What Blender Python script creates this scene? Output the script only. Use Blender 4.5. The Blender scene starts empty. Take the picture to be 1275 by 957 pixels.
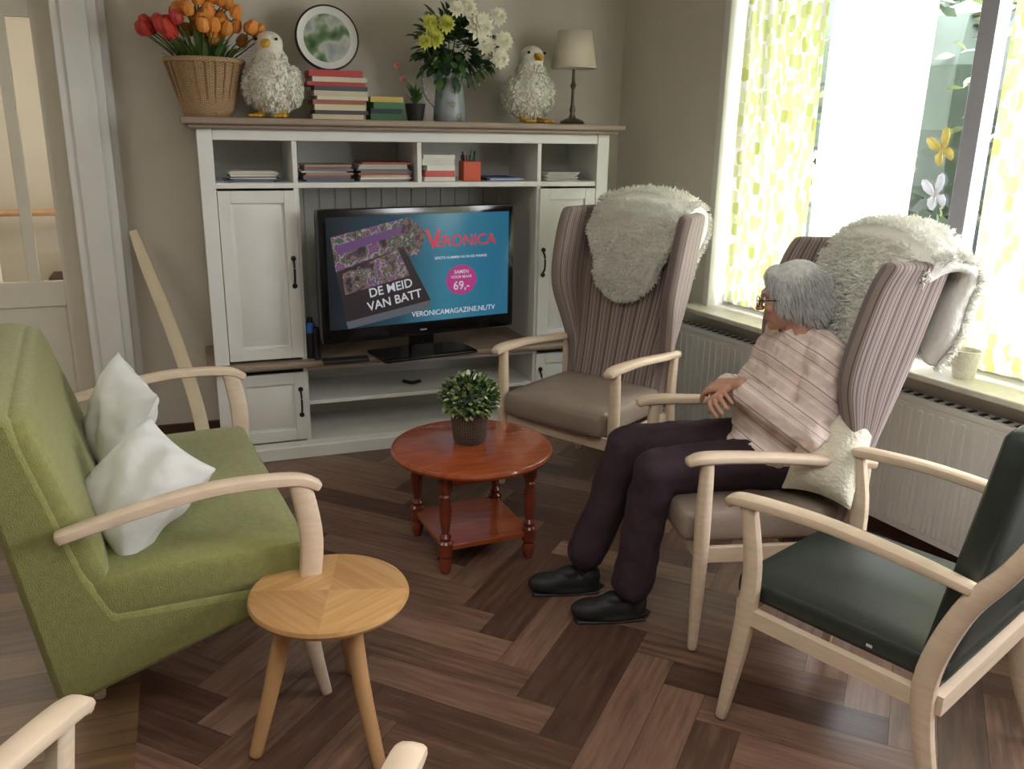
import bpy, math, random
import numpy as np
from mathutils import Vector, Matrix, noise as mnoise
random.seed(7); np.random.seed(7)
S=bpy.context.scene
S.view_settings.view_transform='Standard'
S.view_settings.look='None'
S.view_settings.exposure=0.0
COL=S.collection
def c(r,g,b):
    f=lambda v:(v/255/12.92) if v/255<=.04045 else ((v/255+.055)/1.055)**2.4
    return (f(r),f(g),f(b),1.0)
# ---------------------------------------------------------------- materials
def newmat(name):
    m=bpy.data.materials.new(name); m.use_nodes=True
    nt=m.node_tree; b=nt.nodes['Principled BSDF']; return m,nt,b
def N(nt,t,**k):
    n=nt.nodes.new(t)
    for a,v in k.items(): setattr(n,a,v)
    return n
def mat(name,col,rough=.6,var=.12,scale=12,bump=0.0,bscale=None,metal=0.0,sheen=0,stretch=(1,1,1),coat=0,coord='Object',spec=.5,transl=0):
    m,nt,b=newmat(name)
    tc=N(nt,'ShaderNodeTexCoord'); mp=N(nt,'ShaderNodeMapping'); mp.inputs['Scale'].default_value=stretch
    nt.links.new(tc.outputs[coord],mp.inputs[0])
    nz=N(nt,'ShaderNodeTexNoise'); nz.inputs['Scale'].default_value=scale; nz.inputs['Detail'].default_value=4
    nt.links.new(mp.outputs[0],nz.inputs['Vector'])
    cr=N(nt,'ShaderNodeValToRGB'); e=cr.color_ramp.elements
    e[0].position=.3;e[1].position=.7
    e[0].color=tuple(x*(1-var) for x in col[:3])+(1,); e[1].color=tuple(min(1,x*(1+var)) for x in col[:3])+(1,)
    nt.links.new(nz.outputs['Fac'],cr.inputs[0]); nt.links.new(cr.outputs[0],b.inputs['Base Color'])
    b.inputs['Roughness'].default_value=rough; b.inputs['Metallic'].default_value=metal
    b.inputs['Specular IOR Level'].default_value=spec
    b.inputs['Sheen Weight'].default_value=sheen; b.inputs['Coat Weight'].default_value=coat
    if bump>0:
        n2=N(nt,'ShaderNodeTexNoise'); n2.inputs['Scale'].default_value=bscale or scale*4; n2.inputs['Detail'].default_value=3
        nt.links.new(mp.outputs[0],n2.inputs['Vector'])
        bp=N(nt,'ShaderNodeBump'); bp.inputs['Strength'].default_value=bump; bp.inputs['Distance'].default_value=.01
        nt.links.new(n2.outputs['Fac'],bp.inputs['Height']); nt.links.new(bp.outputs[0],b.inputs['Normal'])
    if transl:
        t=N(nt,'ShaderNodeBsdfTranslucent'); nt.links.new(cr.outputs[0],t.inputs[0]); mx=N(nt,'ShaderNodeMixShader'); mx.inputs[0].default_value=transl
        nt.links.new(b.outputs[0],mx.inputs[1]);nt.links.new(t.outputs[0],mx.inputs[2]);nt.links.new(mx.outputs[0],nt.nodes['Material Output'].inputs[0])
    return m
def emis(name,col,s=1.0):
    m,nt,b=newmat(name); b.inputs['Base Color'].default_value=(0.01,.01,.01,1); b.inputs['Emission Color'].default_value=col
    b.inputs['Emission Strength'].default_value=s; b.inputs['Roughness'].default_value=.3; return m
def ramp(nt,stops,interp='LINEAR'):
    cr=N(nt,'ShaderNodeValToRGB'); cr.color_ramp.interpolation=interp; el=cr.color_ramp.elements
    while len(el)<len(stops): el.new(.5)
    for i,(p,cc) in enumerate(stops): el[i].position=p; el[i].color=cc
    return cr
WHITE=mat('white_paint',c(228,227,223),.45,.03,6)
TAUPE=mat('taupe_wood',c(150,132,116),.5,.15,8,stretch=(1,8,8))
BEECH=mat('beech_wood',c(222,200,176),.42,.07,14,stretch=(1,1,6))
OAKLEG=mat('oak_leg',c(192,148,104),.4,.1,14,stretch=(1,1,.2))
CHERRY=mat('cherry_wood',c(160,78,42),.25,.2,10,stretch=(1,6,1),coat=.4)
CHERRYD=mat('cherry_wood_dark',c(118,50,32),.25,.2,10,coat=.4)
BLACK=mat('black_gloss',(.006,.006,.007,1),.12,.05)
BLACKM=mat('black_matte',(.014,.014,.015,1),.55,.1)
IRON=mat('iron',(.03,.03,.033,1),.4,.1,metal=.6)
GREENF=mat('green_fabric',c(138,138,80),.9,.10,60,bump=.35,bscale=260,sheen=.2)
LEATH=mat('taupe_leather',c(148,132,120),.42,.08,10,bump=.15,bscale=200)
DKGREEN=mat('dark_green_leather',c(44,52,48),.42,.12,10,bump=.12,bscale=200)
PILLOW=mat('white_pillow',c(230,230,230),.8,.03,8,bump=.2,bscale=30)
CREAMK=mat('cream_knit',c(232,226,206),.9,.06,30,bump=.6,bscale=90)
FLEECE=mat('fleece',(.99,.98,.93,1),1,.01,20,transl=.25,spec=.1)
HIDE=mat('fleece_base',(.98,.97,.92,1),1,.02,20,bump=.5,bscale=60,spec=.1)
SKIN=mat('skin',c(206,156,134),.5,.06,20)
HAIR=mat('grey_hair',c(214,214,214),.6,.15,60)
PLUM=mat('plum_trousers',c(54,36,46),.85,.15,20,bump=.2,bscale=120)
SHOE=mat('black_shoe',(.014,.013,.014,1),.6,.2)
CERAM=mat('white_ceramic',c(234,231,218),.5,.08,40,bump=.5,bscale=120)
YELL=mat('yellow_beak',c(216,166,50),.4,.08)
LEAF=mat('leaf_green',c(66,100,48),.5,.3,15)
LEAFD=mat('leaf_dark',c(40,66,42),.5,.3,15)
LEAFY=mat('leaf_yellow',c(190,192,80),.5,.25,15)
PETW=mat('petal_white',c(246,242,220),.6,.06)
PETO=mat('petal_orange',c(222,142,60),.5,.12)
PETR=mat('petal_red',c(190,58,46),.5,.12)
PAPER=mat('paper',c(206,202,190),.8,.05,30)
STEM=mat('stem',c(90,110,50),.6,.1)
def colmat(n,r,g,b,rough=.6): return mat(n,c(r,g,b),rough,.06)
WALL=mat('wall_paint',c(213,207,195),.85,.03,3,bump=.08,bscale=120)
WALLC=mat('corridor_wall',c(206,198,178),.85,.04,3)
CEIL=mat('ceiling_paint',c(225,224,220),.9,.02,3)
BASEB=mat('baseboard_wood',c(74,50,40),.5,.15,10)
def stripes(name,period,stops,rough=.85,rot=(0,0,0),coord='UV',axis=0):
    m,nt,b=newmat(name); tc=N(nt,'ShaderNodeTexCoord'); mp=N(nt,'ShaderNodeMapping'); mp.inputs['Rotation'].default_value=rot
    nt.links.new(tc.outputs[coord],mp.inputs[0]); sx=N(nt,'ShaderNodeSeparateXYZ'); nt.links.new(mp.outputs[0],sx.inputs[0])
    mu=N(nt,'ShaderNodeMath',operation='DIVIDE'); mu.inputs[1].default_value=period; nt.links.new(sx.outputs[axis],mu.inputs[0])
    fr=N(nt,'ShaderNodeMath',operation='FRACT'); nt.links.new(mu.outputs[0],fr.inputs[0])
    cr=ramp(nt,stops,'CONSTANT'); nt.links.new(fr.outputs[0],cr.inputs[0]); nt.links.new(cr.outputs[0],b.inputs['Base Color'])
    b.inputs['Roughness'].default_value=rough; b.inputs['Sheen Weight'].default_value=.2; return m
T1=c(150,134,128);T2=c(96,80,84);T3=c(186,170,160);T4=c(122,106,106)
STRIPE=stripes('striped_upholstery',.062,[(0,T1),(.18,T2),(.24,T1),(.42,T3),(.47,T4),(.62,T3),(.66,T1),(.80,T2),(.9,T4)])
B1=c(232,210,202);B2=c(194,138,134);B3=c(242,230,222)
SHIRT=stripes('striped_shirt',.085,[(0,B1),(.30,B3),(.42,B2),(.46,B3),(.52,B1),(.76,c(176,150,148)),(.79,B1),(.9,B3)],coord='Object',rot=(.95,.35,0),axis=1)
def wicker(name,c1,c2,su,sv):
    m,nt,b=newmat(name); tc=N(nt,'ShaderNodeTexCoord'); mp=N(nt,'ShaderNodeMapping'); mp.inputs['Scale'].default_value=(su,sv,1)
    nt.links.new(tc.outputs['UV'],mp.inputs[0]); br=N(nt,'ShaderNodeTexBrick'); br.inputs['Color1'].default_value=c1;br.inputs['Color2'].default_value=tuple(x*.8 for x in c1[:3])+(1,);br.inputs['Mortar'].default_value=c2
    br.inputs['Scale'].default_value=1; br.inputs['Mortar Size'].default_value=.06;br.inputs['Mortar Smooth'].default_value=.6
    nt.links.new(mp.outputs[0],br.inputs['Vector']); nt.links.new(br.outputs['Color'],b.inputs['Base Color'])
    bp=N(nt,'ShaderNodeBump'); bp.invert=True; bp.inputs['Strength'].default_value=.8;bp.inputs['Distance'].default_value=.006
    nt.links.new(br.outputs['Fac'],bp.inputs['Height']);nt.links.new(bp.outputs[0],b.inputs['Normal']); b.inputs['Roughness'].default_value=.6
    return m
WICK=wicker('wicker_tan',c(214,182,140),c(150,112,74),22,44)
WICKD=wicker('wicker_dark',c(128,112,102),c(34,28,26),11,42)
def curtain_mat(name,leaves=True):
    m,nt,b=newmat(name); nt.nodes.remove(b); out=nt.nodes['Material Output']
    tc=N(nt,'ShaderNodeTexCoord'); col=None
    base=c(250,249,244)
    if leaves:
        prev=None
        for i,(rot,sc) in enumerate([(.6,1.0),(-.7,1.15)]):
            mp=N(nt,'ShaderNodeMapping'); mp.inputs['Rotation'].default_value=(0,0,rot); mp.inputs['Scale'].default_value=(19*sc,10.5*sc,1); mp.inputs['Location'].default_value=(i*3.3,i*1.7,0)
            nt.links.new(tc.outputs['UV'],mp.inputs[0]); vo=N(nt,'ShaderNodeTexVoronoi'); vo.voronoi_dimensions='2D'; vo.distance='MINKOWSKI'; vo.inputs['Exponent'].default_value=1.25; vo.inputs['Scale'].default_value=1; vo.inputs['Randomness'].default_value=.6
            nt.links.new(mp.outputs[0],vo.inputs['Vector'])
            lt=N(nt,'ShaderNodeMath',operation='LESS_THAN'); lt.inputs[1].default_value=.42; nt.links.new(vo.outputs['Distance'],lt.inputs[0])
            cr=ramp(nt,[(0,c(216,220,140)),(.35,c(234,236,186)),(.6,c(200,206,118)),(.8,c(238,238,200)),(1,c(214,220,146))]); nt.links.new(vo.outputs['Color'],cr.inputs[0])
            mx=N(nt,'ShaderNodeMix',data_type='RGBA'); nt.links.new(lt.outputs[0],mx.inputs[0])
            if prev is None: mx.inputs[6].default_value=base
            else: nt.links.new(prev,mx.inputs[6])
            nt.links.new(cr.outputs[0],mx.inputs[7]); prev=mx.outputs[2]
        col=prev
    d=N(nt,'ShaderNodeBsdfDiffuse'); t=N(nt,'ShaderNodeBsdfTranslucent')
    for n in (d,t):
        if col: nt.links.new(col,n.inputs[0])
        else: n.inputs[0].default_value=base
    m1=N(nt,'ShaderNodeMixShader'); m1.inputs[0].default_value=.6 if leaves else .85; nt.links.new(d.outputs[0],m1.inputs[1]); nt.links.new(t.outputs[0],m1.inputs[2])
    nt.links.new(m1.outputs[0],out.inputs[0]); return m
CURT=curtain_mat('leaf_curtain'); SHEER=curtain_mat('sheer_curtain',False)
def glass_mat():
    m,nt,b=newmat('glass'); nt.nodes.remove(b); out=nt.nodes['Material Output']
    tr=N(nt,'ShaderNodeBsdfTransparent'); g=N(nt,'ShaderNodeBsdfGlossy'); g.inputs['Roughness'].default_value=.02
    mx=N(nt,'ShaderNodeMixShader'); mx.inputs[0].default_value=.05; nt.links.new(tr.outputs[0],mx.inputs[1]);nt.links.new(g.outputs[0],mx.inputs[2]);nt.links.new(mx.outputs[0],out.inputs[0]); return m
GLASS=glass_mat()
# ---------------------------------------------------------------- mesh builder
I4=Matrix.Identity(4)
def T(x,y,z): return Matrix.Translation((x,y,z))
def R(a,ax): return Matrix.Rotation(a,4,ax)
def cat(pts,n=6):
    P=[Vector(p) for p in pts]; out=[]
    for i in range(len(P)-1):
        p0=P[max(i-1,0)];p1=P[i];p2=P[i+1];p3=P[min(i+2,len(P)-1)]
        for k in range(n):
            t=k/n; out.append(.5*((2*p1)+(p2-p0)*t+(2*p0-5*p1+4*p2-p3)*t*t+(3*p1-p0-3*p2+p3)*t**3))
    out.append(P[-1]); return out
class MB:
    def __init__(s): s.v=[];s.f=[];s.m=[];s.uv=[]
    def add(s,vs,fs,mi=0,M=I4,uvs=None):
        o=len(s.v)
        for i,p in enumerate(vs):
            q=M@Vector(p); s.v.append(q[:]); s.uv.append(uvs[i] if uvs else (p[0]+p[1]*.3,p[2]))
        for f in fs: s.f.append(tuple(o+i for i in f)); s.m.append(mi)
    def box(s,c0,c1,mi=0,M=I4):
        x0,y0,z0=c0;x1,y1,z1=c1
        if x0>x1:x0,x1=x1,x0
        if y0>y1:y0,y1=y1,y0
        vs=[(x0,y0,z0),(x1,y0,z0),(x1,y1,z0),(x0,y1,z0),(x0,y0,z1),(x1,y0,z1),(x1,y1,z1),(x0,y1,z1)]
        s.add(vs,[(0,3,2,1),(4,5,6,7),(0,1,5,4),(1,2,6,5),(2,3,7,6),(3,0,4,7)],mi,M)
    def rbox(s,c0,c1,r=.03,mi=0,M=I4,n=8,puff=0,wr=0):
        c0=Vector(c0);c1=Vector(c1);ce=(c0+c1)/2;h=(c1-c0)/2; r=min(r,min(h)*.999)
        g=[-math.cos(math.pi*k/n) for k in range(n+1)]
        vs=[]; fs=[];uv=[]
        for ax in range(3):
            for sg in (-1,1):
                o=len(vs)
                for i in range(n+1):
                    for j in range(n+1):
                        p=[0,0,0]; p[ax]=sg*h[ax]; p[(ax+1)%3]=g[i]*h[(ax+1)%3]; p[(ax+2)%3]=g[j]*h[(ax+2)%3]
                        core=Vector([max(-(h[q]-r),min(h[q]-r,p[q])) for q in range(3)])
                        d=Vector(p)-core; q=core+(d.normalized()*r if d.length>1e-9 else Vector((0,0,0)))
                        if puff:
                            u=q.x/h.x; w=q.y/h.y
                            q.z+= (1 if q.z>0 else -1)*puff*(1-u*u)*(1-w*w) if abs(q.z)>h.z*.3 else 0
                        q=q+ce
                        if wr: q+=Vector((0,0,wr*mnoise.noise(q*9)))
                        vs.append(q[:]); uv.append((q.x,q.y))
                for i in range(n):
                    for j in range(n):
                        a=o+i*(n+1)+j; f=(a,a+n+1,a+n+2,a+1); fs.append(f if sg>0 else f[::-1])
        s.add(vs,fs,mi,M,uv)
    def lathe(s,prof,mi=0,M=I4,seg=24,a0=0):
        vs=[];fs=[];uv=[];L=0
        for i,(r,z) in enumerate(prof):
            if i: L+=math.hypot(r-prof[i-1][0],z-prof[i-1][1])
            for k in range(seg+1):
                a=a0+2*math.pi*k/seg; vs.append((max(r,1e-5)*math.cos(a),max(r,1e-5)*math.sin(a),z)); uv.append((k/seg,L))
        for i in range(len(prof)-1):
            for k in range(seg):
                a=i*(seg+1)+k; fs.append((a,a+1,a+seg+2,a+seg+1))
        s.add(vs,fs,mi,M,uv)
    def cyl(s,p1,p2,r1,r2=None,mi=0,M=I4,seg=14):
        p1=Vector(p1);p2=Vector(p2);d=p2-p1;L=d.length; r2=r1 if r2 is None else r2
        q=d.to_track_quat('Z','Y').to_matrix().to_4x4()
        s.lathe([(0,0),(r1,0),(r2,L),(0,L)],mi,M@Matrix.Translation(p1)@q,seg)
    def sweep(s,pts,sz,mi=0,M=I4,n=6,seg=12,up=(0,0,1),sq=2.6):
        P=cat(pts,n); Z=cat([(a,b,0) for a,b in sz],n); up=Vector(up); vs=[];fs=[];uv=[];L=0
        m=len(P); rings=[]
        for i in range(m):
            t=(P[min(i+1,m-1)]-P[max(i-1,0)]).normalized()
            sd=t.cross(up)
            if sd.length<.15: sd=t.cross(Vector((0,1,0))) if abs(t.y)<.9 else t.cross(Vector((1,0,0)))
            sd.normalize(); nn=sd.cross(t).normalized(); rings.append((P[i],sd,nn,Z[i].x,Z[i].y,t))
        full=[]
        p,sd,nn,a,b,t=rings[0]; k=min(a,b); full.append((p-t*k*.6,sd,nn,a*.02,b*.02)); full.append((p-t*k*.5,sd,nn,a*.6,b*.6)); full.append((p-t*k*.2,sd,nn,a*.92,b*.92))
        for p,sd,nn,a,b,t in rings: full.append((p,sd,nn,a,b))
        p,sd,nn,a,b,t=rings[-1]; k=min(a,b); full.append((p+t*k*.2,sd,nn,a*.92,b*.92)); full.append((p+t*k*.5,sd,nn,a*.6,b*.6)); full.append((p+t*k*.6,sd,nn,a*.02,b*.02))
        for i,(p,sd,nn,a,b) in enumerate(full):
            if i: L+=(p-full[i-1][0]).length
            for k in range(seg):
                an=2*math.pi*k/seg; ca=math.cos(an);sa=math.sin(an)
                x=math.copysign(abs(ca)**(2/sq),ca)*a; y=math.copysign(abs(sa)**(2/sq),sa)*b
                vs.append((p+sd*x+nn*y)[:]); uv.append((k/seg,L))
        for i in range(len(full)-1):
            for k in range(seg):
                a=i*seg+k;b2=i*seg+(k+1)%seg; fs.append((a,b2,b2+seg,a+seg))
        s.add(vs,fs,mi,M,uv)
    def extrude(s,prof,x0,x1,mi=0,M=I4):
        n=len(prof); vs=[(x0,a,b) for a,b in prof]+[(x1,a,b) for a,b in prof]
        fs=[tuple(range(n)),tuple(range(2*n-1,n-1,-1))]+[(i,i+n,(i+1)%n+n,(i+1)%n) for i in range(n)]
        s.add(vs,fs,mi,M)
    def leaf(s,p,d,up,L,W,mi=0,bend=.2):
        p=Vector(p);d=Vector(d).normalized();u=Vector(up); sd=d.cross(u)
        if sd.length<.01: sd=d.cross(Vector((1,0,0)))
        sd.normalize(); u=sd.cross(d)
        vs=[p,p+d*L*.4+sd*W*.5+u*L*bend*.3,p+d*L*.4-sd*W*.5+u*L*bend*.3,p+d*L*.75+sd*W*.35+u*L*bend*.2,p+d*L*.75-sd*W*.35+u*L*bend*.2,p+d*L-u*L*bend*.3]
        s.add([q[:] for q in vs],[(0,1,2),(1,3,4,2),(3,5,4)],mi)
    def build(s,name,mats,parent=None,loc=(0,0,0),rz=0,bevel=0,bseg=2,subsurf=0,solid=0,angle=35,flat=False):
        me=bpy.data.meshes.new(name); me.from_pydata(s.v,[],s.f); 
        for m in mats: me.materials.append(m)
        me.polygons.foreach_set('material_index',s.m)
        ul=me.uv_layers.new(name='UVMap'); li=np.zeros(len(me.loops),dtype=np.int32); me.loops.foreach_get('vertex_index',li)
        ul.data.foreach_set('uv',np.array(s.uv,dtype=np.float32)[li].ravel())
        me.update()
        if not flat:
            me.shade_smooth()
            try: me.set_sharp_from_angle(angle=math.radians(angle))
            except Exception: pass
        o=bpy.data.objects.new(name,me); COL.objects.link(o); o.location=loc; o.rotation_euler=(0,0,rz)
        if parent: o.parent=parent
        if solid:
            q=o.modifiers.new('s','SOLIDIFY'); q.thickness=solid; q.offset=0
        if subsurf:
            q=o.modifiers.new('ss','SUBSURF'); q.levels=subsurf;q.render_levels=subsurf
        if bevel:
            q=o.modifiers.new('b','BEVEL'); q.width=bevel;q.segments=bseg;q.limit_method='ANGLE';q.angle_limit=math.radians(40);q.harden_normals=False
        return o
def empty(name,loc=(0,0,0),rz=0):
    o=bpy.data.objects.new(name,None); COL.objects.link(o); o.location=loc;o.rotation_euler=(0,0,rz); o.empty_display_size=.1; return o
import bmesh
def blob(name,items,voxel,m,parent=None,smooth=4,loc=(0,0,0),rz=0,disp=0,dscale=.08):
    bm=bmesh.new()
    def sph(M,sub=3): bmesh.ops.create_icosphere(bm,subdivisions=sub,radius=1,matrix=M)
    for it in items:
        if it[0]=='e':
            _,ce,ra=it[:3]; rot=it[3] if len(it)>3 else (0,0,0)
            M=T(*ce)@R(rot[2],'Z')@R(rot[1],'Y')@R(rot[0],'X')@Matrix.Diagonal((ra[0],ra[1],ra[2],1)); sph(M)
        else:
            _,p1,r1,p2,r2=it; p1=Vector(p1);p2=Vector(p2);L=(p2-p1).length; k=max(2,int(L/(min(r1,r2)*.25))+1)
            for i in range(k+1):
                t=i/k; p=p1.lerp(p2,t); r=r1+(r2-r1)*t; sph(T(*p)@Matrix.Diagonal((r,r,r,1)),2)
    me=bpy.data.meshes.new(name+'_t'); bm.to_mesh(me); bm.free()
    o=bpy.data.objects.new(name,me); COL.objects.link(o)
    q=o.modifiers.new('r','REMESH'); q.mode='VOXEL'; q.voxel_size=voxel; q.use_smooth_shade=True
    q=o.modifiers.new('s','SMOOTH'); q.factor=.5; q.iterations=smooth
    if disp:
        tx=bpy.data.textures.new(name+'_tx','CLOUDS'); tx.noise_scale=dscale; tx.noise_depth=2
        q=o.modifiers.new('d','DISPLACE'); q.texture=tx; q.strength=disp; q.mid_level=.5; q.texture_coords='LOCAL'
    dg=bpy.context.evaluated_depsgraph_get(); m2=bpy.data.meshes.new_from_object(o.evaluated_get(dg))
    o.modifiers.clear(); o.data=m2; m2.materials.clear(); m2.materials.append(m); m2.shade_smooth(); m2.name=name
    o.location=loc;o.rotation_euler=(0,0,rz)
    if parent:o.parent=parent
    return o
def fur(name,P,Nn,L,W,m,parent=None,jit=.5,droop=.3,dirv=None,curl=0):
    n=len(P); P=np.asarray(P,float);Nn=np.asarray(Nn,float)
    D=Nn+np.random.randn(n,3)*jit
    if dirv is not None: D=D+np.asarray(dirv)
    D/=np.linalg.norm(D,axis=1)[:,None]+1e-9
    Sd=np.cross(D,np.random.randn(n,3)); Sd/=np.linalg.norm(Sd,axis=1)[:,None]+1e-9
    l=L*(.6+.6*np.random.rand(n))[:,None]
    mid=P+D*l*.55+np.random.randn(n,3)*L*curl; tip=P+D*l; tip[:,2]-=(l[:,0]*droop); mid[:,2]-=l[:,0]*droop*.3
    V=np.stack([P-Sd*W,P+Sd*W,mid+Sd*W*.7,mid-Sd*W*.7,tip],1).reshape(-1,3)
    F=[];
    for i in range(n):
        a=5*i; F.append((a,a+1,a+2,a+3)); F.append((a+3,a+2,a+4))
    me=bpy.data.meshes.new(name); me.from_pydata(V.tolist(),[],F); me.materials.append(m); me.shade_smooth()
    o=bpy.data.objects.new(name,me); COL.objects.link(o)
    if parent:o.parent=parent
    return o
def sample(me,n,cond=None):
    P=[];Nn=[]; me.calc_loop_triangles(); tr=me.loop_triangles; ar=np.array([t.area for t in tr]); ar/=ar.sum()
    idx=np.random.choice(len(tr),n,p=ar)
    for i in idx:
        t=tr[i]; a,b,cc=[me.vertices[k].co for k in t.vertices]; r1,r2=random.random(),random.random()
        if r1+r2>1:r1,r2=1-r1,1-r2
        p=a+(b-a)*r1+(cc-a)*r2
        if cond and not cond(p): continue
        P.append(p[:]);Nn.append(t.normal[:])
    return P,Nn
sst=lambda a,b,x:(lambda t:t*t*(3-2*t))(max(0,min(1,(x-a)/(b-a))))
# ================================================================ ROOM
def clip(poly,x0,x1,y0,y1):
    for ax,val,sg in((0,x0,1),(0,x1,-1),(1,y0,1),(1,y1,-1)):
        out=[]
        for i in range(len(poly)):
            a=poly[i];b=poly[(i+1)%len(poly)]; da=(a[ax]-val)*sg;db=(b[ax]-val)*sg
            if da>=0: out.append(a)
            if da*db<0: t=da/(da-db); out.append((a[0]+(b[0]-a[0])*t,a[1]+(b[1]-a[1])*t))
        poly=out
        if len(poly)<3: return []
    return poly
def planks(name,x0,x1,y0,y1,m,herring=True,ang=math.radians(45),W=.125,L=.625):
    vs=[];fs=[];uv=[];rnd=[]
    def addp(cx,cy,a,w,l):
        ca,sa=math.cos(a),math.sin(a); q=[(-l/2,-w/2),(l/2,-w/2),(l/2,w/2),(-l/2,w/2)]
        pts=clip([(cx+u*ca-v*sa,cy+u*sa+v*ca) for u,v in q],x0,x1,y0,y1)
        r=random.random(); of=random.random()*20
        if not pts: return
        o=len(vs)
        for (px,py) in pts:
            dx,dy=px-cx,py-cy; vs.append((px,py,0)); uv.append((dx*ca+dy*sa+of,-dx*sa+dy*ca+of)); rnd.append(r)
        fs.append(tuple(range(o,o+len(pts))))
    n=int(L/W); g=.0012
    if herring:
        ca,sa=math.cos(ang),math.sin(ang); K=int(14/W)
        for i in range(-K,K):
            for j in range(-K//n-1,K//n+2):
                hx=i*W+j*L; hy=i*W-j*L
                cx,cy=hx+L/2,hy+W/2
                X=cx*ca-cy*sa;Y=cx*sa+cy*ca
                if x0-1<X<x1+1 and y0-1<Y<y1+1: addp(X,Y,ang,W-g,L-g)
                cx,cy=hx+W/2,hy+W+L/2
                X=cx*ca-cy*sa;Y=cx*sa+cy*ca
                if x0-1<X<x1+1 and y0-1<Y<y1+1: addp(X,Y,ang+math.pi/2,W-g,L-g)
    else:
        y=y0
        while y<y1:
            x=x0-random.random()*L
            while x<x1: addp(x+L/2,y+W/2,0,W-g,L-g); x+=L
            y+=W
    me=bpy.data.meshes.new(name); me.from_pydata(vs,[],fs)
    ul=me.uv_layers.new(name='UVMap'); li=np.zeros(len(me.loops),dtype=np.int32); me.loops.foreach_get('vertex_index',li)
    ul.data.foreach_set('uv',np.array(uv,dtype=np.float32)[li].ravel())
    at=me.attributes.new('rnd','FLOAT','POINT'); at.data.foreach_set('value',rnd)
    me.materials.append(m); return me
def floor_mat(name,cols,rough=.35):
    m,nt,b=newmat(name); at=N(nt,'ShaderNodeAttribute'); at.attribute_name='rnd'
    uv=N(nt,'ShaderNodeTexCoord'); mp=N(nt,'ShaderNodeMapping'); mp.inputs['Scale'].default_value=(2.2,24,1); nt.links.new(uv.outputs['UV'],mp.inputs[0])
    nz=N(nt,'ShaderNodeTexNoise'); nz.inputs['Scale'].default_value=1.6;nz.inputs['Detail'].default_value=6; nz.inputs['Roughness'].default_value=.65; nt.links.new(mp.outputs[0],nz.inputs['Vector'])
    ad=N(nt,'ShaderNodeMath',operation='MULTIPLY_ADD'); ad.inputs[1].default_value=.38; nt.links.new(at.outputs['Fac'],ad.inputs[0])
    m2=N(nt,'ShaderNodeMath',operation='MULTIPLY'); m2.inputs[1].default_value=.85; nt.links.new(nz.outputs['Fac'],m2.inputs[0]); nt.links.new(m2.outputs[0],ad.inputs[2])
    cr=ramp(nt,[(.2,cols[0]),(.52,cols[1]),(.88,cols[2])]); nt.links.new(ad.outputs[0],cr.inputs[0]); nt.links.new(cr.outputs[0],b.inputs['Base Color'])
    b.inputs['Roughness'].default_value=rough
    bp=N(nt,'ShaderNodeBump');bp.inputs['Strength'].default_value=.12;bp.inputs['Distance'].default_value=.004;nt.links.new(nz.outputs['Fac'],bp.inputs['Height']);nt.links.new(bp.outputs[0],b.inputs['Normal'])
    return m
FL=floor_mat('walnut_floor',[c(52,36,31),c(94,67,56),c(146,114,96)],.36)
FL2=floor_mat('oak_floor',[c(70,50,36),c(104,78,56),c(138,110,80)],.35)
SUB=mat('subfloor',c(34,24,20),.8,.05)
mb=MB(); mb.box((-.24,-3,-.06),(3.6,4.62,-.0015)); fl=mb.build('floor',[SUB])
fp=bpy.data.objects.new('floor_planks',planks('floor_planks',-.24,3.6,-3,4.62,FL)); COL.objects.link(fp); fp.parent=fl
mb=MB(); mb.box((-3.2,-3,-.06),(-.24,7.6,-.0015)); f2=mb.build('floor_corridor',[SUB])
fp=bpy.data.objects.new('corridor_planks',planks('corridor_planks',-3.2,-.24,-3,7.6,FL2,False,W=.14,L=1.2)); COL.objects.link(fp); fp.parent=f2
mb=MB(); mb.box((-3.2,-3,2.7),(3.9,7.6,2.8)); mb.build('ceiling',[CEIL])
mb=MB(); mb.box((-.29,4.62,0),(2.7,4.8,2.7)); mb.build('wall_back',[WALL])
mb=MB(); mb.box((-3.2,7.6,0),(-.1,7.75,2.7)); mb.build('wall_corridor_end',[WALLC])
mb=MB(); mb.box((-.12,4.8,0),(.03,7.6,2.7)); mb.build('wall_corridor_right',[WALLC])
mb=MB(); mb.box((-3.35,-3,0),(-3.2,7.75,2.7)); mb.build('wall_left',[WALLC])
mb=MB(); mb.box((-3.35,-3.15,0),(3.9,-3,2.7)); mb.build('wall_rear',[WALL])
mb=MB(); mb.box((-3.2,7.575,0),(-.12,7.6,.14)); mb.build('baseboard_corridor',[BASEB],bevel=.004)
mb=MB(); mb.box((-3.2,4.61,2.15),(-.48,4.75,2.7)); mb.build('wall_over_door',[WALL])
mb=MB(); mb.box((-.48,4.52,0),(-.29,4.82,2.7)); mb.box((-.44,4.505,0),(-.33,4.525,2.7)); mb.box((-.3,4.585,0),(-.26,4.62,2.7));mb.build('trim_1',[WHITE],bevel=.006)
DOORM=mat('door_paint',c(208,202,184),.5,.03)
mb=MB()
mb.box((-.57,4.60,0),(-.482,4.64,2.15)); mb.box((-1.4,4.60,0),(-1.3,4.64,2.15)); mb.box((-1.3,4.602,.74),(-.57,4.638,.86)); mb.box((-1.3,4.602,0),(-.57,4.638,.2)); mb.box((-1.3,4.602,2.03),(-.57,4.638,2.15)); mb.box((-.72,4.606,.86),(-.67,4.634,2.03)); mb.box((-1.3,4.612,.2),(-.57,4.628,.74))
mb.box((-1.3,4.618,.86),(-.57,4.622,2.03),1)
mb.build('door_1',[DOORM,GLASS],bevel=.003)
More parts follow.
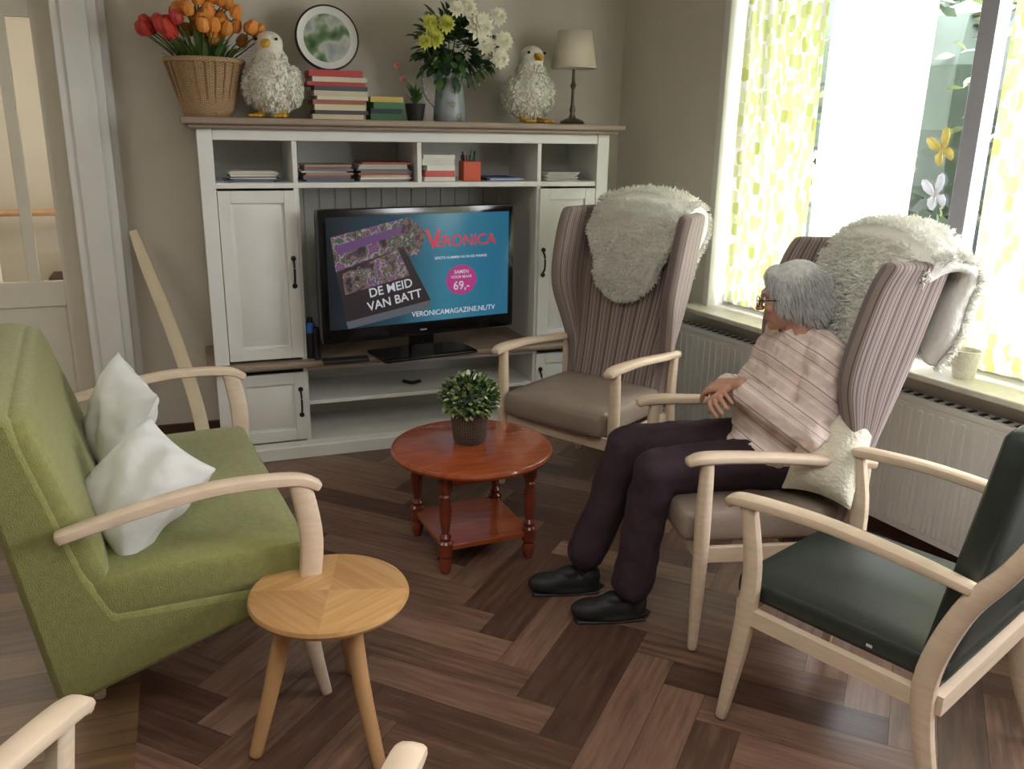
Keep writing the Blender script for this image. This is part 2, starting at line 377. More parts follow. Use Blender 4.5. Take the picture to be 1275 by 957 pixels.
mb=MB(); mb.cyl((-3.1,7.5,.92),(-.3,7.5,.92),.025); [mb.cyl((x,7.5,.92),(x,7.6,.88),.012,mi=1) for x in (-2.6,-1.6,-.6)]
mb.build('handrail',[OAKLEG,IRON])
mb=MB(); mb.box((-1.2,5.5,0),(-1.02,5.7,2.7)); mb.build('trim_2',[DOORM],bevel=.005)
mb=MB(); mb.box((-.95,7.3,.0),(-.45,7.57,.42)); mb.box((-1.0,7.28,.42),(-.4,7.58,.46)); mb.build('corridor_bench',[BASEB],bevel=.005)
WA=math.atan2(-.992,.128); WL=(2.36,4.62,0)
def W(mb,name,mats,**k): return mb.build(name,mats,loc=WL,rz=WA,**k)
s0,s1=.877,4.3; ZS,ZT=.72,2.45
mb=MB(); mb.box((-.3,0,0),(s0,.26,2.7)); mb.box((s0,0,0),(s1,.26,ZS-.005)); mb.box((s0,0,ZT),(s1,.26,2.7)); mb.box((s1,0,0),(7.8,.26,2.7)); W(mb,'wall_right',[WALL])
mb=MB(); mb.box((s0-.035,-.008,ZS),(s0+.004,.2,ZT)); W(mb,'trim_3',[WHITE],bevel=.004)
mb=MB(); mb.box((s0-.1,-.13,ZS-.004),(s1,.2,ZS+.022)); W(mb,'window_sill',[mat('sill_stone',c(214,208,196),.35,.06,30)],bevel=.006)
mb=MB(); mb.box((0,-.015,0),(7.5,0,.09)); W(mb,'baseboard_right',[BASEB],bevel=.004)
mb=MB(); mb.box((-.26,4.605,0),(2.3,4.62,.09)); mb.build('baseboard_back',[BASEB],bevel=.004)
FR=mat('window_frame',c(180,180,196),.4,.03)
mb=MB()
y0,y1=.13,.2
mb.box((s0,y0,ZS+.02),(s0+.07,y1,ZT)); mb.box((s1-.07,y0,ZS+.02),(s1,y1,ZT)); mb.box((s0+.07,y0+.002,ZS+.02),(s1-.07,y1,ZS+.1)); mb.box((s0+.07,y0+.002,ZT-.07),(s1-.07,y1,ZT))
mb.box((2.075,y0-.012,ZS+.1),(2.145,y1-.01,ZT-.07)); mb.box((3.25,y0-.012,ZS+.1),(3.34,y1-.01,ZT-.07))
mb.box((s0+.05,.163,ZS+.08),(s1-.05,.168,ZT-.05),1)
W(mb,'window_1',[FR,GLASS],bevel=.003)
def curtain(name,a,b,m,z0,z1,amp=.018,nf=6,yo=.06):
    mb=MB(); nx,nz=int((b-a)*90),14; vs=[];fs=[];uv=[]
    for i in range(nx+1):
        for j in range(nz+1):
            s=a+(b-a)*i/nx; z=z0+(z1-z0)*j/nz; ph=(i/nx)*nf*2*math.pi
            vs.append((s,yo+amp*math.sin(ph+.3*math.sin(z*2))+.006*math.sin(ph*2.3+z*3),z)); uv.append((s*1.03,z))
    for i in range(nx):
        for j in range(nz):
            k=i*(nz+1)+j; fs.append((k,k+nz+1,k+nz+2,k+1))
    mb.add(vs,fs,0,I4,uv); return W(mb,name,[m],angle=180)
curtain('leaf_curtain',.92,1.42,CURT,.77,2.42,.008,3)
curtain('sheer_curtain',1.41,1.915,SHEER,.76,2.42,.004,4,.095)
curtain('leaf_curtain',2.25,3.0,CURT,.77,2.42,.008,4)
mb=MB(); mb.cyl((s0+.01,.06,2.436),(s1-.01,.06,2.436),.01); W(mb,'curtain_rail',[WHITE])
def butterfly(name,s,z,col,rot):
    mb=MB(); k=.07; M=T(s,.156,z)@R(rot,'Y')@Matrix.Diagonal((k,1,k,1))
    up=[(0,0),(.12,.55),(.5,.98),(.85,1.05),(1.0,.85),(.92,.5),(.62,.18),(.25,-.02)]; lo=[(0,0),(.3,-.05),(.68,-.12),(.8,-.4),(.66,-.72),(.42,-.82),(.2,-.6),(.06,-.3)]
    for sg in(-1,1):
        for w in(up,lo): mb.add([(sg*x*.75,sg*.0004,z_) for x,z_ in w],[tuple(range(8))],0,M)
    mb.sweep([(s,.156,z-.025),(s,.156,z+.025)],[(.003,.002)]*2,0)
    return W(mb,name,[col],solid=.001)
def trans(n,r,g,b): return mat(n,c(r,g,b),.5,.02,transl=.3)
butterfly('butterfly_sticker',1.975,1.545,trans('bf_yellow',240,226,150),-.5)
butterfly('butterfly_sticker',1.975,1.375,trans('bf_white',245,245,250),-.35)
mb=MB(); a,b=.72,4.0
mb.box((a,-.10,.1),(b,-.085,.64)); mb.box((a,-.04,.1),(b,-.03,.64)); mb.box((a-.002,-.102,.62),(b+.002,-.028,.645))
x=a+.03
while x<b-.03:
    mb.box((x,-.106,.13),(x+.022,-.098,.6)); mb.box((x,-.085,.64),(x+.02,-.045,.648),1); x+=.045
mb.cyl((2.75,-.07,.1),(2.75,-.07,.0),.011); mb.cyl((a+.05,-.07,.1),(a+.05,-.07,0),.011); mb.cyl((a-.05,-.07,.13),(a,-.07,.13),.018)
W(mb,'radiator',[WHITE,BLACKM],bevel=.003)
mb=MB(); mb.lathe([(0,0),(.038,0),(.05,.1),(.052,.105),(.046,.105),(.04,.02),(0,.02)],M=T(2.33,-.01,.742)); W(mb,'white_flower_pot',[CERAM])
# ================================================================ CABINET
CB=empty('tv_wall_cabinet')
X0,X1,YF,YB=.085,2.065,4.17,4.60
xm=(X0+X1)/2; d1,d2=.49,1.695
CABB=mat('cab_back',c(205,204,198),.6,.03)
mb=MB()
mb.box((X0,YF,0.0),(X0+.035,YB,1.57)); mb.box((X1-.035,YF,0),(X1,YB,1.57))
mb.box((X0-.01,YF-.01,0.06),(X0+.055,YF+.02,1.572)); mb.box((X1-.055,YF-.01,0.06),(X1+.01,YF+.02,1.572))
mb.box((X0+.001,YB-.015,0),(X1-.001,YB-.001,1.56),1)
x=d1
while x<d2-.01: mb.box((x+.003,YB-.022,.5),(x+.077,YB-.01,1.32),1); x+=.08
mb.box((X0+.055,YF-.007,1.525),(X1-.055,YF+.015,1.57)); mb.box((X0+.002,YF+.002,1.555),(X1-.002,YB-.002,1.574))
mb.box((X0+.036,YF+.001,1.315),(X1-.036,YB-.003,1.34)); 
for x in (d1,xm,d2): mb.box((x-.011,YF+.003,1.338),(x+.011,YB-.004,1.53))
for x in (d1,d2): mb.box((x-.012,YF+.003,.5),(x+.012,YB-.004,1.32)); mb.box((x-.012,YF+.003,.08),(x+.012,YB-.004,.46))
mb.box((X0+.055,YF-.008,0),(X1-.055,YB-.005,.085)); mb.box((X0-.014,YF-.022,0),(X1+.014,YF+.01,.062))
mb.box((d1+.012,YF+.01,.265),(d2-.012,YB-.006,.285)); mb.box((X0+.036,YF+.004,.455),(X1-.036,YB-.007,.474)); mb.box((d1+.012,YF-.003,.445),(d2-.012,YF+.015,.474))
mb.build('carcass',[WHITE,CABB],CB,bevel=.003)
mb=MB()
mb.box((X0-.07,YF-.07,1.592),(X1+.07,YB+.015,1.622)); mb.box((X0-.045,YF-.045,1.573),(X1+.045,YB+.01,1.593))
mb.build('top_board',[TAUPE],CB,bevel=.008,bseg=3)
mb=MB(); mb.box((X0-.045,YF-.06,.473),(X1+.045,YB,.502)); mb.build('ledge_board',[TAUPE],CB,bevel=.01,bseg=3)
mb=MB()
def door(mb,x0,x1,z0,z1):
    y=YF-.008; w=.055
    mb.box((x0,y,z0),(x0+w,y+.02,z1));mb.box((x1-w,y,z0),(x1,y+.02,z1));mb.box((x0+w,y+.0005,z0),(x1-w,y+.02,z0+w));mb.box((x0+w,y+.0005,z1-w),(x1-w,y+.02,z1))
    mb.box((x0+w,y+.012,z0+w),(x1-w,y+.0195,z1-w))
    a0,a1,b0,b1=x0+w+.012,x1-w-.012,z0+w+.012,z1-w-.012; k=.03
    vs=[(a0,y+.012,b0),(a1,y+.012,b0),(a1,y+.012,b1),(a0,y+.012,b1),(a0+k,y-.001,b0+k),(a1-k,y-.001,b0+k),(a1-k,y-.001,b1-k),(a0+k,y-.001,b1-k)]
    mb.add(vs,[(4,5,6,7),(0,1,5,4),(1,2,6,5),(2,3,7,6),(3,0,4,7)])
for (a,b) in ((X0+.058,d1-.004),(d2+.004,X1-.058)):
    door(mb,a,b,.515,1.305); door(mb,a,b,.095,.44)
mb.build('doors',[WHITE],CB,bevel=.002)
mb=MB()
for (x,z) in ((d1-.03,.93),(d2+.03,.93),(d1-.03,.29),(d2+.03,.29)):
    y=YF-.008
    mb.sweep([(x,y,z+.055),(x,y-.022,z+.035),(x,y-.028,z),(x,y-.022,z-.035),(x,y,z-.055)],[(.005,.005)]*5,0)
    mb.lathe([(0,0),(.012,.0),(.012,.004),(0,.005)],0,T(x,y,z+.065)@R(math.pi/2,'X')); mb.lathe([(0,0),(.012,.0),(.012,.004),(0,.005)],0,T(x,y,z-.065)@R(math.pi/2,'X'))
mb.build('handles',[IRON],CB)
# ================================================================ TV
TV=empty('flat_screen_television',(1.065,4.13,.503),math.atan2(.17,1.0))
mb=MB(); w,h=.515,.315; zc=.41
mb.rbox((-w,-.02,zc-h),(w,.045,zc+h),.012); mb.box((-w+.035,-.0215,zc-h+.07),(w-.035,-.019,zc+h-.035),1)
mb.rbox((-.25,-.13,0),(.25,.12,.018),.008); mb.box((-.06,-.01,.01),(.06,.03,.13)); mb.box((-.018,-.0212,zc-h+.026),(.018,-.0195,zc-h+.034),2)
mt,nt,b=newmat('tv_screen'); tc=N(nt,'ShaderNodeTexCoord'); sx=N(nt,'ShaderNodeSeparateXYZ'); nt.links.new(tc.outputs['Object'],sx.inputs[0])
mr=N(nt,'ShaderNodeMapRange'); mr.inputs[1].default_value=-.47;mr.inputs[2].default_value=.47; nt.links.new(sx.outputs[0],mr.inputs[0])
cr=ramp(nt,[(0,c(24,28,34)),(.35,c(36,66,82)),(.62,c(52,118,142)),(1,c(40,102,132))]); nt.links.new(mr.outputs[0],cr.inputs[0]); nt.links.new(cr.outputs[0],b.inputs['Emission Color']); b.inputs['Emission Strength'].default_value=.85; b.inputs['Base Color'].default_value=(.01,.01,.01,1); b.inputs['Roughness'].default_value=.15
mb.build('tv_body',[BLACK,mt,emis('logo',c(120,120,120),.5)],TV)
def collage(name,sc,st):
    mg,nt,b=newmat(name); tc=N(nt,'ShaderNodeTexCoord'); nz=N(nt,'ShaderNodeTexNoise'); nz.inputs['Scale'].default_value=sc; nz.inputs['Detail'].default_value=5; nt.links.new(tc.outputs['Object'],nz.inputs['Vector'])
    cr=ramp(nt,[(0,c(40,30,34)),(.38,c(70,54,64)),(.44,c(130,96,92)),(.49,c(60,84,66)),(.54,c(160,140,136)),(.59,c(84,70,120)),(.64,c(140,70,110)),(1,c(180,176,170))],'CONSTANT'); nt.links.new(nz.outputs['Fac'],cr.inputs[0]); nt.links.new(cr.outputs[0],b.inputs['Emission Color']); b.inputs['Emission Strength'].default_value=st; b.inputs['Base Color'].default_value=(.01,.01,.01,1); return mg
mg=collage('screen_magazine',16,.6)
def quad(name,pts,y,m,par):
    mb=MB(); mb.add([(x,y,z) for x,z in pts],[tuple(range(len(pts)))]); return mb.build(name,[m],par)
quad('magazine_back',[(-.46,.60),(-.07,.68),(.02,.60),(-.02,.50),(-.44,.44)],-.0222,mg,TV)
quad('magazine_front',[(-.44,.44),(-.10,.54),(.04,.27),(-.40,.20)],-.0225,emis('mag_cover',c(50,40,44),.6),TV)
quad('magazine_edge',[(-.40,.20),(.04,.27),(.03,.23),(-.39,.165)],-.0226,emis('mag_edge',c(110,112,122),.5),TV)
quad('magazine_photo',[(-.41,.43),(-.13,.53),(-.07,.40),(-.40,.33)],-.0227,collage('mag_photo',26,.65),TV)
quad('title_bar',[(-.44,.56),(-.10,.64),(-.12,.60),(-.43,.52)],-.0228,emis('mag_title',c(110,70,124),.6),TV)
PINK=emis('pink_badge',c(180,56,130),.75); REDE=emis('red_text',c(200,54,70),.8); WE=emis('white_text',c(205,208,214),.75)
quad('badge',[(.21+.085*math.cos(a*math.pi/12),.36+.075*math.sin(a*math.pi/12)) for a in range(24)],-.0224,PINK,TV)
def text(name,s,x,z,size,m,rot=0,al='CENTER'):
    cu=bpy.data.curves.new(name,'FONT'); cu.body=s; cu.size=size; cu.align_x=al; cu.align_y='CENTER'; cu.materials.append(m); cu.offset=.0006*size/.05
    o=bpy.data.objects.new(name,cu); COL.objects.link(o); o.parent=TV; o.location=(x,-.024,z); o.rotation_euler=(math.pi/2,-rot,0)
text('t1','V',.055,.565,.13,REDE); text('t2','ERONICA',.235,.555,.078,REDE); text('t3','EERSTE NUMMER NU IN DE WINKEL',.21,.475,.018,WE)
text('t4','SAMEN',.21,.40,.026,WE); text('t5','VOOR MAAR',.21,.375,.02,WE); text('t6','69,-',.21,.33,.06,WE); text('t7','VERONICAMAGAZINE.NL/TV',.17,.205,.036,WE)
text('t8','DE MEID',-.17,.345,.06,WE,.17); text('t9','VAN BATT',-.15,.285,.06,WE,.17)
mb=MB(); mb.rbox((.56,4.03,.503),(.78,4.10,.522),.006); mb.build('set_top_box',[BLACKM])
mb=MB(); mb.lathe([(0,0),(.02,0),(.021,.01),(.021,.15),(.014,.18),(.014,.2),(0,.2)],M=T(.523,4.19,.503)); mb.lathe([(.0,.0),(.0215,0),(.0215,.05),(0,.05)],1,M=T(.523,4.19,.63)); mb.build('spray_bottle',[BLACKM,colmat('bluelabel',60,110,190)])
mb=MB(); mb.box((.535,4.13,.503),(.55,4.22,.66)); mb.box((.553,4.14,.503),(.566,4.22,.65)); mb.build('dvd_case',[BLACKM],bevel=.002)
mb=MB(); mb.sweep([(1.02,4.35,.297),(1.05,4.3,.30),(1.1,4.33,.296)],[(.012,.008)]*3); mb.build('remote_control',[BLACKM])
# ================================================================ compartments
def stack(name,x0,x1,y0,y1,z,hs,cols,jit=.012):
    mb=MB(); mats=[]
    for i,h in enumerate(hs):
        a=random.uniform(-jit,jit);b_=random.uniform(-jit,jit)*.4; ang=random.uniform(-.05,.05)
        M=T((x0+x1)/2+a,(y0+y1)/2+b_,z)@R(ang,'Z'); hw=(x1-x0)/2*random.uniform(.88,1);hd=(y1-y0)/2
        if h>.012:
            mb.box((-hw,-hd,0),(hw,hd,.0025),i*2,M); mb.box((-hw,-hd,h-.0025),(hw,hd,h-.0003),i*2,M); mb.box((-hw,-hd,0.0025),(-hw+.003,hd,h-.0025),i*2,M); mb.box((-hw+.003,-hd+.004,.0025),(hw-.004,hd-.004,h-.0025),i*2+1,M)
            if cols[i][3:]: mb.box((-hw,-hd-.0008,.0),(hw,-hd+.002,h-.0003),i*2,M)
        else: mb.box((-hw,-hd,0),(hw,hd,h*.92),i*2,M)
        mats+= [colmat(name+str(i),*cols[i][:3]),PAPER]; z+=h
    return mb.build(name,mats)
g=lambda:(random.choice([(205,200,190),(160,96,88),(120,120,126),(220,215,205),(160,144,128),(100,106,122),(200,190,164),(215,212,205),(188,182,172)]))
stack('magazine_stack',.20,.42,4.24,4.45,1.341,[.006]*8,[g() for _ in range(8)],.02)
stack('magazine_stack',.53,.76,4.22,4.44,1.341,[.011,.011,.008,.011,.008,.011,.008,.01],[g() for _ in range(8)],.02)
stack('magazine_stack',.79,1.05,4.22,4.44,1.341,[.01,.011,.008,.011,.01,.008,.011,.01,.01],[g() for _ in range(9)],.01)
stack('puzzle_box_stack',1.11,1.27,4.22,4.42,1.341,[.02,.03,.025,.03,.02],[(225,222,214,1),(196,92,86,1),(230,228,220,1),(215,215,210,1),(230,225,215,1)],.005)
stack('magazine_stack',1.43,1.62,4.22,4.42,1.341,[.005,.006,.006],[(80,116,170),(200,200,205),(70,96,140)],.02)
stack('magazine_stack',1.74,1.93,4.22,4.42,1.341,[.006]*7,[(190,185,175)]*7,.02)
mb=MB(); M=T(1.355,4.26,1.341)
mb.box((-.045,-.045,0),(.045,.045,.095),0,M)
for i in range(9):
    a=random.uniform(-.03,.03);b_=random.uniform(-.03,.03); mb.cyl((a,b_,.05),(a*1.4,b_*1.4,random.uniform(.12,.15)),.004,mi=random.choice([1,2,3]),M=M)
mb.build('pencil_holder',[colmat('orange_cup',206,92,64),BLACKM,colmat('pencil_green',60,110,70),colmat('pencil_red',170,40,40)],bevel=.004)
# ================================================================ on top of the cabinet
ZT1=1.6225
BK=empty('tulip_basket')
mb=MB(); M=T(.14,4.36,ZT1); mb.lathe([(0,0),(.10,0),(.115,.03),(.135,.12),(.165,.225),(.172,.235),(.168,.245),(.158,.235),(.13,.12),(.1,.02),(0,.02)],0,M,36)
mb.lathe([(.16,.225),(.175,.23),(.178,.24),(.17,.25),(.16,.245)],0,M,36)
for k in range(24):
    a=k/24*2*math.pi; mb.sweep([(.1*math.cos(a),.1*math.sin(a),0),(.138*math.cos(a),.138*math.sin(a),.12),(.172*math.cos(a),.172*math.sin(a),.235)],[(.0035,.0035)]*3,0,M,n=3,seg=6)
mb.build('basket',[WICK],BK)
mb=MB()
for i in range(66):
    a=random.uniform(0,2*math.pi); rr=random.uniform(.03,.25); hx=.15+rr*math.cos(a)*(1.0); hy=4.34+rr*.5*math.sin(a); hz=ZT1+.25+random.uniform(0,.28)*(1-rr/.34)+.05
    if hx<.02 : hz=min(hz,ZT1+.36)
    base=(.14+rr*.3*math.cos(a),4.36+rr*.3*math.sin(a),ZT1+.2)
    mb.sweep([base,((base[0]+hx)/2,(base[1]+hy)/2,hz-.06),(hx,hy,hz)],[(.003,.003)]*3,0,n=3,seg=5)
    d=Vector((hx-base[0],hy-base[1],.25)).normalized(); q=d.to_track_quat('Z','Y').to_matrix().to_4x4()
    red=(hx<.05 and random.random()<.85); col=2 if red else 1
    mb.lathe([(0,0),(.020,.004),(.029,.02),(.027,.040),(.016,.060),(.006,.064)],col,T(hx,hy,hz)@q,8)
    for kk in range(3):
        an=random.uniform(0,6.28); mb.leaf((hx,hy,hz+.005),(d+Vector((math.cos(an),math.sin(an),0))*.6),(0,0,1),.055,.035,col)
for i in range(60):
    a=random.uniform(0,2*math.pi); mb.leaf((.14+.1*math.cos(a),4.34+.07*math.sin(a),ZT1+.22),(math.cos(a)*.9,math.sin(a)*.6,random.uniform(.4,1.6)),(0,0,1),random.uniform(.1,.17),.02,random.choice([3,0]),.3)
mb.build('tulips',[STEM,PETO,PETR,LEAF],BK)
def duck(loc,rz):
    E=empty('ceramic_goose',loc,rz)
    b=blob('goose_body',[('e',(0,0,.135),(.112,.12,.12)),('e',(0,-.03,.16),(.1,.095,.12)),('e',(0,-.02,.25),(.072,.070,.07)),('e',(0,-.03,.315),(.062,.062,.056)),('e',(0,.11,.13),(.04,.05,.03),(.5,0,0)),('e',(-.100,.0,.14),(.03,.085,.085),(.3,0,0)),('e',(.100,.0,.14),(.03,.085,.085),(.3,0,0))],.007,CERAM,E,6)
    P,Nn=sample(b.data,2600,lambda p:p.z<.28)
    fur('goose_feathers',P,Nn,.013,.0055,CERAM,E,.25,.3,dirv=(0,0,-.8))
    mb=MB()
    mb.sweep([(0,-.085,.318),(0,-.108,.315),(0,-.132,.303)],[(.022,.016),(.018,.012),(.011,.006)],0)
    mb.sweep([(0,-.08,.302),(0,-.105,.300),(0,-.122,.295)],[(.016,.006),(.014,.005),(.007,.003)],0)
    for sx_ in(-1,1):
        mb.sweep([(sx_*.05,-.02,.03),(sx_*.05,-.05,.012)],[(.014,.014),(.016,.01)],0)
        for k in(-.35,0,.35): mb.sweep([(sx_*.05,-.05,.012),(sx_*.055+k*.06,-.13,.008)],[(.013,.011),(.011,.007)],0)
        mb.sweep([(sx_*.05,-.05,.008),(sx_*.055,-.12,.006)],[(.026,.006),(.03,.005)],0)
        mb.lathe([(0,-.007),(.006,-.004),(.0085,0),(.006,.004),(0,.007)],1,T(sx_*.045,-.078,.333),10)
    mb.build('beak_and_feet',[YELL,BLACK],E)
duck((.428,4.31,ZT1+.0015),-.35); duck((1.695,4.35,ZT1+.0015),.15)
stack('book_stack',.585,.85,4.24,4.42,ZT1,[.022,.018,.026,.02,.016,.024,.02,.018,.022,.03],[(206,196,170,1),(80,70,70,1),(210,200,170,1),(160,96,80,1),(215,205,180,1),(196,186,160,1),(80,80,90,1),(170,64,64,1),(205,195,174,1),(180,70,68,1)],.012)
stack('book_stack',.865,1.03,4.26,4.4,ZT1,[.03,.022,.03,.025],[(60,104,70,1),(46,56,60,1),(70,116,80,1),(190,166,90,1)],.005)
PIC,nt,b=newmat('round_picture'); tc=N(nt,'ShaderNodeTexCoord'); nz=N(nt,'ShaderNodeTexNoise'); nz.inputs['Scale'].default_value=10; nt.links.new(tc.outputs['Object'],nz.inputs['Vector'])
cr=ramp(nt,[(.35,c(60,84,54)),(.46,c(110,140,96)),(.54,c(190,194,186)),(.7,c(140,148,152))]); nt.links.new(nz.outputs['Fac'],cr.inputs[0]); nt.links.new(cr.outputs[0],b.inputs['Base Color']); b.inputs['Roughness'].default_value=.3
mb=MB(); mb.lathe([(0,.0),(.142,0),(.15,.008),(.150,.020),(.141,.024)],2,I4,48); mb.lathe([(.141,.024),(.134,.020),(.124,.016),(.110,.014)],0,I4,48); mb.lathe([(.110,.014),(0,.014)],1,I4,48)
o=mb.build('round_picture_frame',[WHITE,PIC,BLACKM]); o.location=(.70,4.44,ZT1+.216+.149); o.rotation_euler=(math.radians(82),0,0)
mb=MB(); M=T(1.09,4.3,ZT1); mb.lathe([(0,0),(.038,0),(.05,.075),(.052,.08),(.045,.08),(.045,.07),(0,.07)],0,M,20)
for i in range(50):
    a=random.uniform(0,6.28); mb.leaf((1.09,4.3,ZT1+.07),(math.cos(a)*.5,math.sin(a)*.6,random.uniform(.4,1.8)),(0,0,1),random.uniform(.06,.12),.014,1)
for (dx,dz) in((-.09,.25),(-.06,.19)):
    mb.sweep([(1.09,4.3,ZT1+.07),(1.09+dx*.4,4.3,ZT1+dz*.7),(1.09+dx,4.3,ZT1+dz)],[(.0025,.0025)]*3,1,n=3,seg=5)
    for k in range(8):
        a=k*.785; mb.leaf((1.09+dx,4.3,ZT1+dz),(math.cos(a),-.5,math.sin(a)),(0,-1,0),.022,.012,2)
mb.build('potted_flower',[BLACKM,LEAF,colmat('rust_petal',150,90,80)])
JG=empty('flower_jug')
JM,nt,b=newmat('enamel_jug'); tc=N(nt,'ShaderNodeTexCoord'); vo=N(nt,'ShaderNodeTexVoronoi'); vo.inputs['Scale'].default_value=22; nt.links.new(tc.outputs['Object'],vo.inputs['Vector'])
cr=ramp(nt,[(0,c(200,170,110)),(.25,c(100,116,100)),(.38,c(140,148,152)),(1,c(154,162,168))]); nt.links.new(vo.outputs['Distance'],cr.inputs[0]); nt.links.new(cr.outputs[0],b.inputs['Base Color']); b.inputs['Roughness'].default_value=.3
JX,JY=1.275,4.34
mb=MB(); M=T(JX,JY,ZT1); mb.lathe([(0,0),(.075,0),(.08,.01),(.078,.05),(.068,.15),(.062,.19),(.072,.225),(.066,.225),(.056,.19),(.06,.05),(0,.02)],0,M,28)
mb.sweep([(-.062,0,.19),(-.105,0,.24),(-.135,0,.2),(-.12,0,.12),(-.075,0,.07)],[(.006,.009)]*5,0,M)
mb.build('jug',[JM],JG)
mb=MB()
def fl(x,y,z,r,col,n=46):
    for i in range(n):
        t=(i/n); a=i*2.4; el=t*1.4
        d=Vector((math.cos(a)*math.cos(el),-math.sin(el)-.15,math.sin(a)*math.cos(el)+.15*math.sin(el)))
        mb.leaf((x,y,z),d,(0,-1,0),r*(1-.25*t),r*.42,col,.3)
for (x,z,r,col) in((.10,.43,.08,2),(.20,.29,.055,2),(.04,.51,.055,2),(.22,.37,.055,2),(.14,.35,.055,2),(-.12,.37,.055,3),(-.14,.43,.05,3),(-.07,.43,.05,3),(-.02,.50,.045,2),(.20,.48,.05,2),(-.17,.35,.04,3)):
    y=JY-.13-random.uniform(.0,.05); fl(JX+x,y,ZT1+z,r,col); mb.sweep([(JX,JY,ZT1+.2),(JX+x*.5,JY-.03,ZT1+z*.75),(JX+x,y,ZT1+z)],[(.003,.003)]*3,0,n=3,seg=5)
for i in range(420):
    d=Vector((random.gauss(0,1),random.gauss(0,.7),random.gauss(.2,.8))).normalized(); rr=random.uniform(.05,.19)
    p=Vector((JX+.03,JY-.02,ZT1+.34))+Vector((d.x*rr,d.y*rr*.6,d.z*rr*.9)); 
    if p.z<ZT1+.18: continue
    mb.leaf(p,d+Vector((0,0,-.2)),(random.uniform(-.4,.4),-.4,1),random.uniform(.05,.08),.04,random.choice([0,1,1,4]))
mb.build('dahlias',[LEAF,LEAFD,PETW,LEAFY,LEAF],JG)
LP=empty('table_lamp',(1.95,4.36,ZT1))
mb=MB(); mb.lathe([(0,0),(.062,0),(.065,.01),(.05,.02),(.02,.03),(.012,.05),(.016,.07),(.009,.1),(.008,.17),(.016,.19),(.008,.21),(.007,.27),(0,.27)],0,I4,24); mb.build('lamp_base',[mat('pewter',c(110,98,84),.35,.1,metal=.7)],LP)
mb=MB(); mb.lathe([(.115,.275),(.085,.455)],0,I4,32); mb.lathe([(.116,.275),(.116,.282)],0,I4,32)
mb.build('lamp_shade',[mat('lampshade',c(224,214,196),.8,.05)],LP,solid=.003)
mb=MB(); mb.sweep([(-.235,4.50,1.10),(-.19,4.44,.94),(-.10,4.33,.64),(-.02,4.2,.3),(.01,4.10,.01)],[(.020,.008),(.028,.009),(.032,.009),(.032,.009),(.03,.009)],0,up=(.0,1,.3),sq=4)
mb.build('leaning_wooden_board',[mat('pale_wood',c(226,210,182),.5,.06,12)])
# ================================================================ coffee table
CT=(.962,2.985)
mb=MB(); M=T(CT[0],CT[1],0)@R(.06,'Z')@Matrix.Diagonal((1,1,1.085,1))
mb.lathe([(0,.365),(.285,.365),(.305,.372),(.312,.382),(.306,.394),(.29,.398),(0,.398)],0,M,56)
h=.17
mb.box((-h,-h,.315),(h,-h+.02,.366),0,M);mb.box((-h,h-.02,.315),(h,h,.366),0,M);mb.box((-h,-h,.316),(-h+.02,h,.3655),0,M);mb.box((h-.02,-h,.316),(h,h,.3655),0,M)
mb.box((-h-.01,-h-.01,.085),(h+.01,h+.01,.105),0,M)
for a in(-1,1):
    for b_ in(-1,1):
        mb.lathe([(0,0),(.016,0),(.022,.02),(.026,.045),(.018,.06),(.027,.07),(.027,.115),(.018,.125),(.024,.135),(.014,.15),(.02,.19),(.024,.24),(.017,.275),(.022,.285),(.016,.295),(.026,.31),(.026,.366),(0,.366)],1,M@T(a*h,b_*h,0),16)
mb.build('round_coffee_table',[CHERRY,CHERRYD],bevel=.003)
PX,PY,PZ=CT[0]+.0,CT[1]+.03,.4325
PL=empty('potted_boxwood')
mb=MB(); mb.lathe([(0,0),(.055,0),(.062,.01),(.07,.06),(.074,.125),(.078,.13),(.07,.135),(.066,.12),(0,.115)],0,T(PX,PY,PZ),28); mb.build('woven_pot',[WICKD],PL)
mb=MB()
for i in range(1100):
    d=Vector((random.gauss(0,1),random.gauss(0,1),random.gauss(0.2,1))).normalized(); r=random.uniform(.5,1)**.5
    p=Vector((PX,PY,PZ+.18))+Vector((d.x*.105*r,d.y*.105*r,d.z*.078*r))
    if p.z<PZ+.12: continue
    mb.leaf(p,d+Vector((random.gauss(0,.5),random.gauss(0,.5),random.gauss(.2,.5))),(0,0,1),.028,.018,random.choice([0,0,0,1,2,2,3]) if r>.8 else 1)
mb.build('boxwood_leaves',[mat('leaf_box',c(92,120,66),.5,.3,15),LEAFD,mat('leaf_lime',c(166,182,120),.5,.2),mat('tiny_blossom',c(226,226,200),.6,.1)],PL)
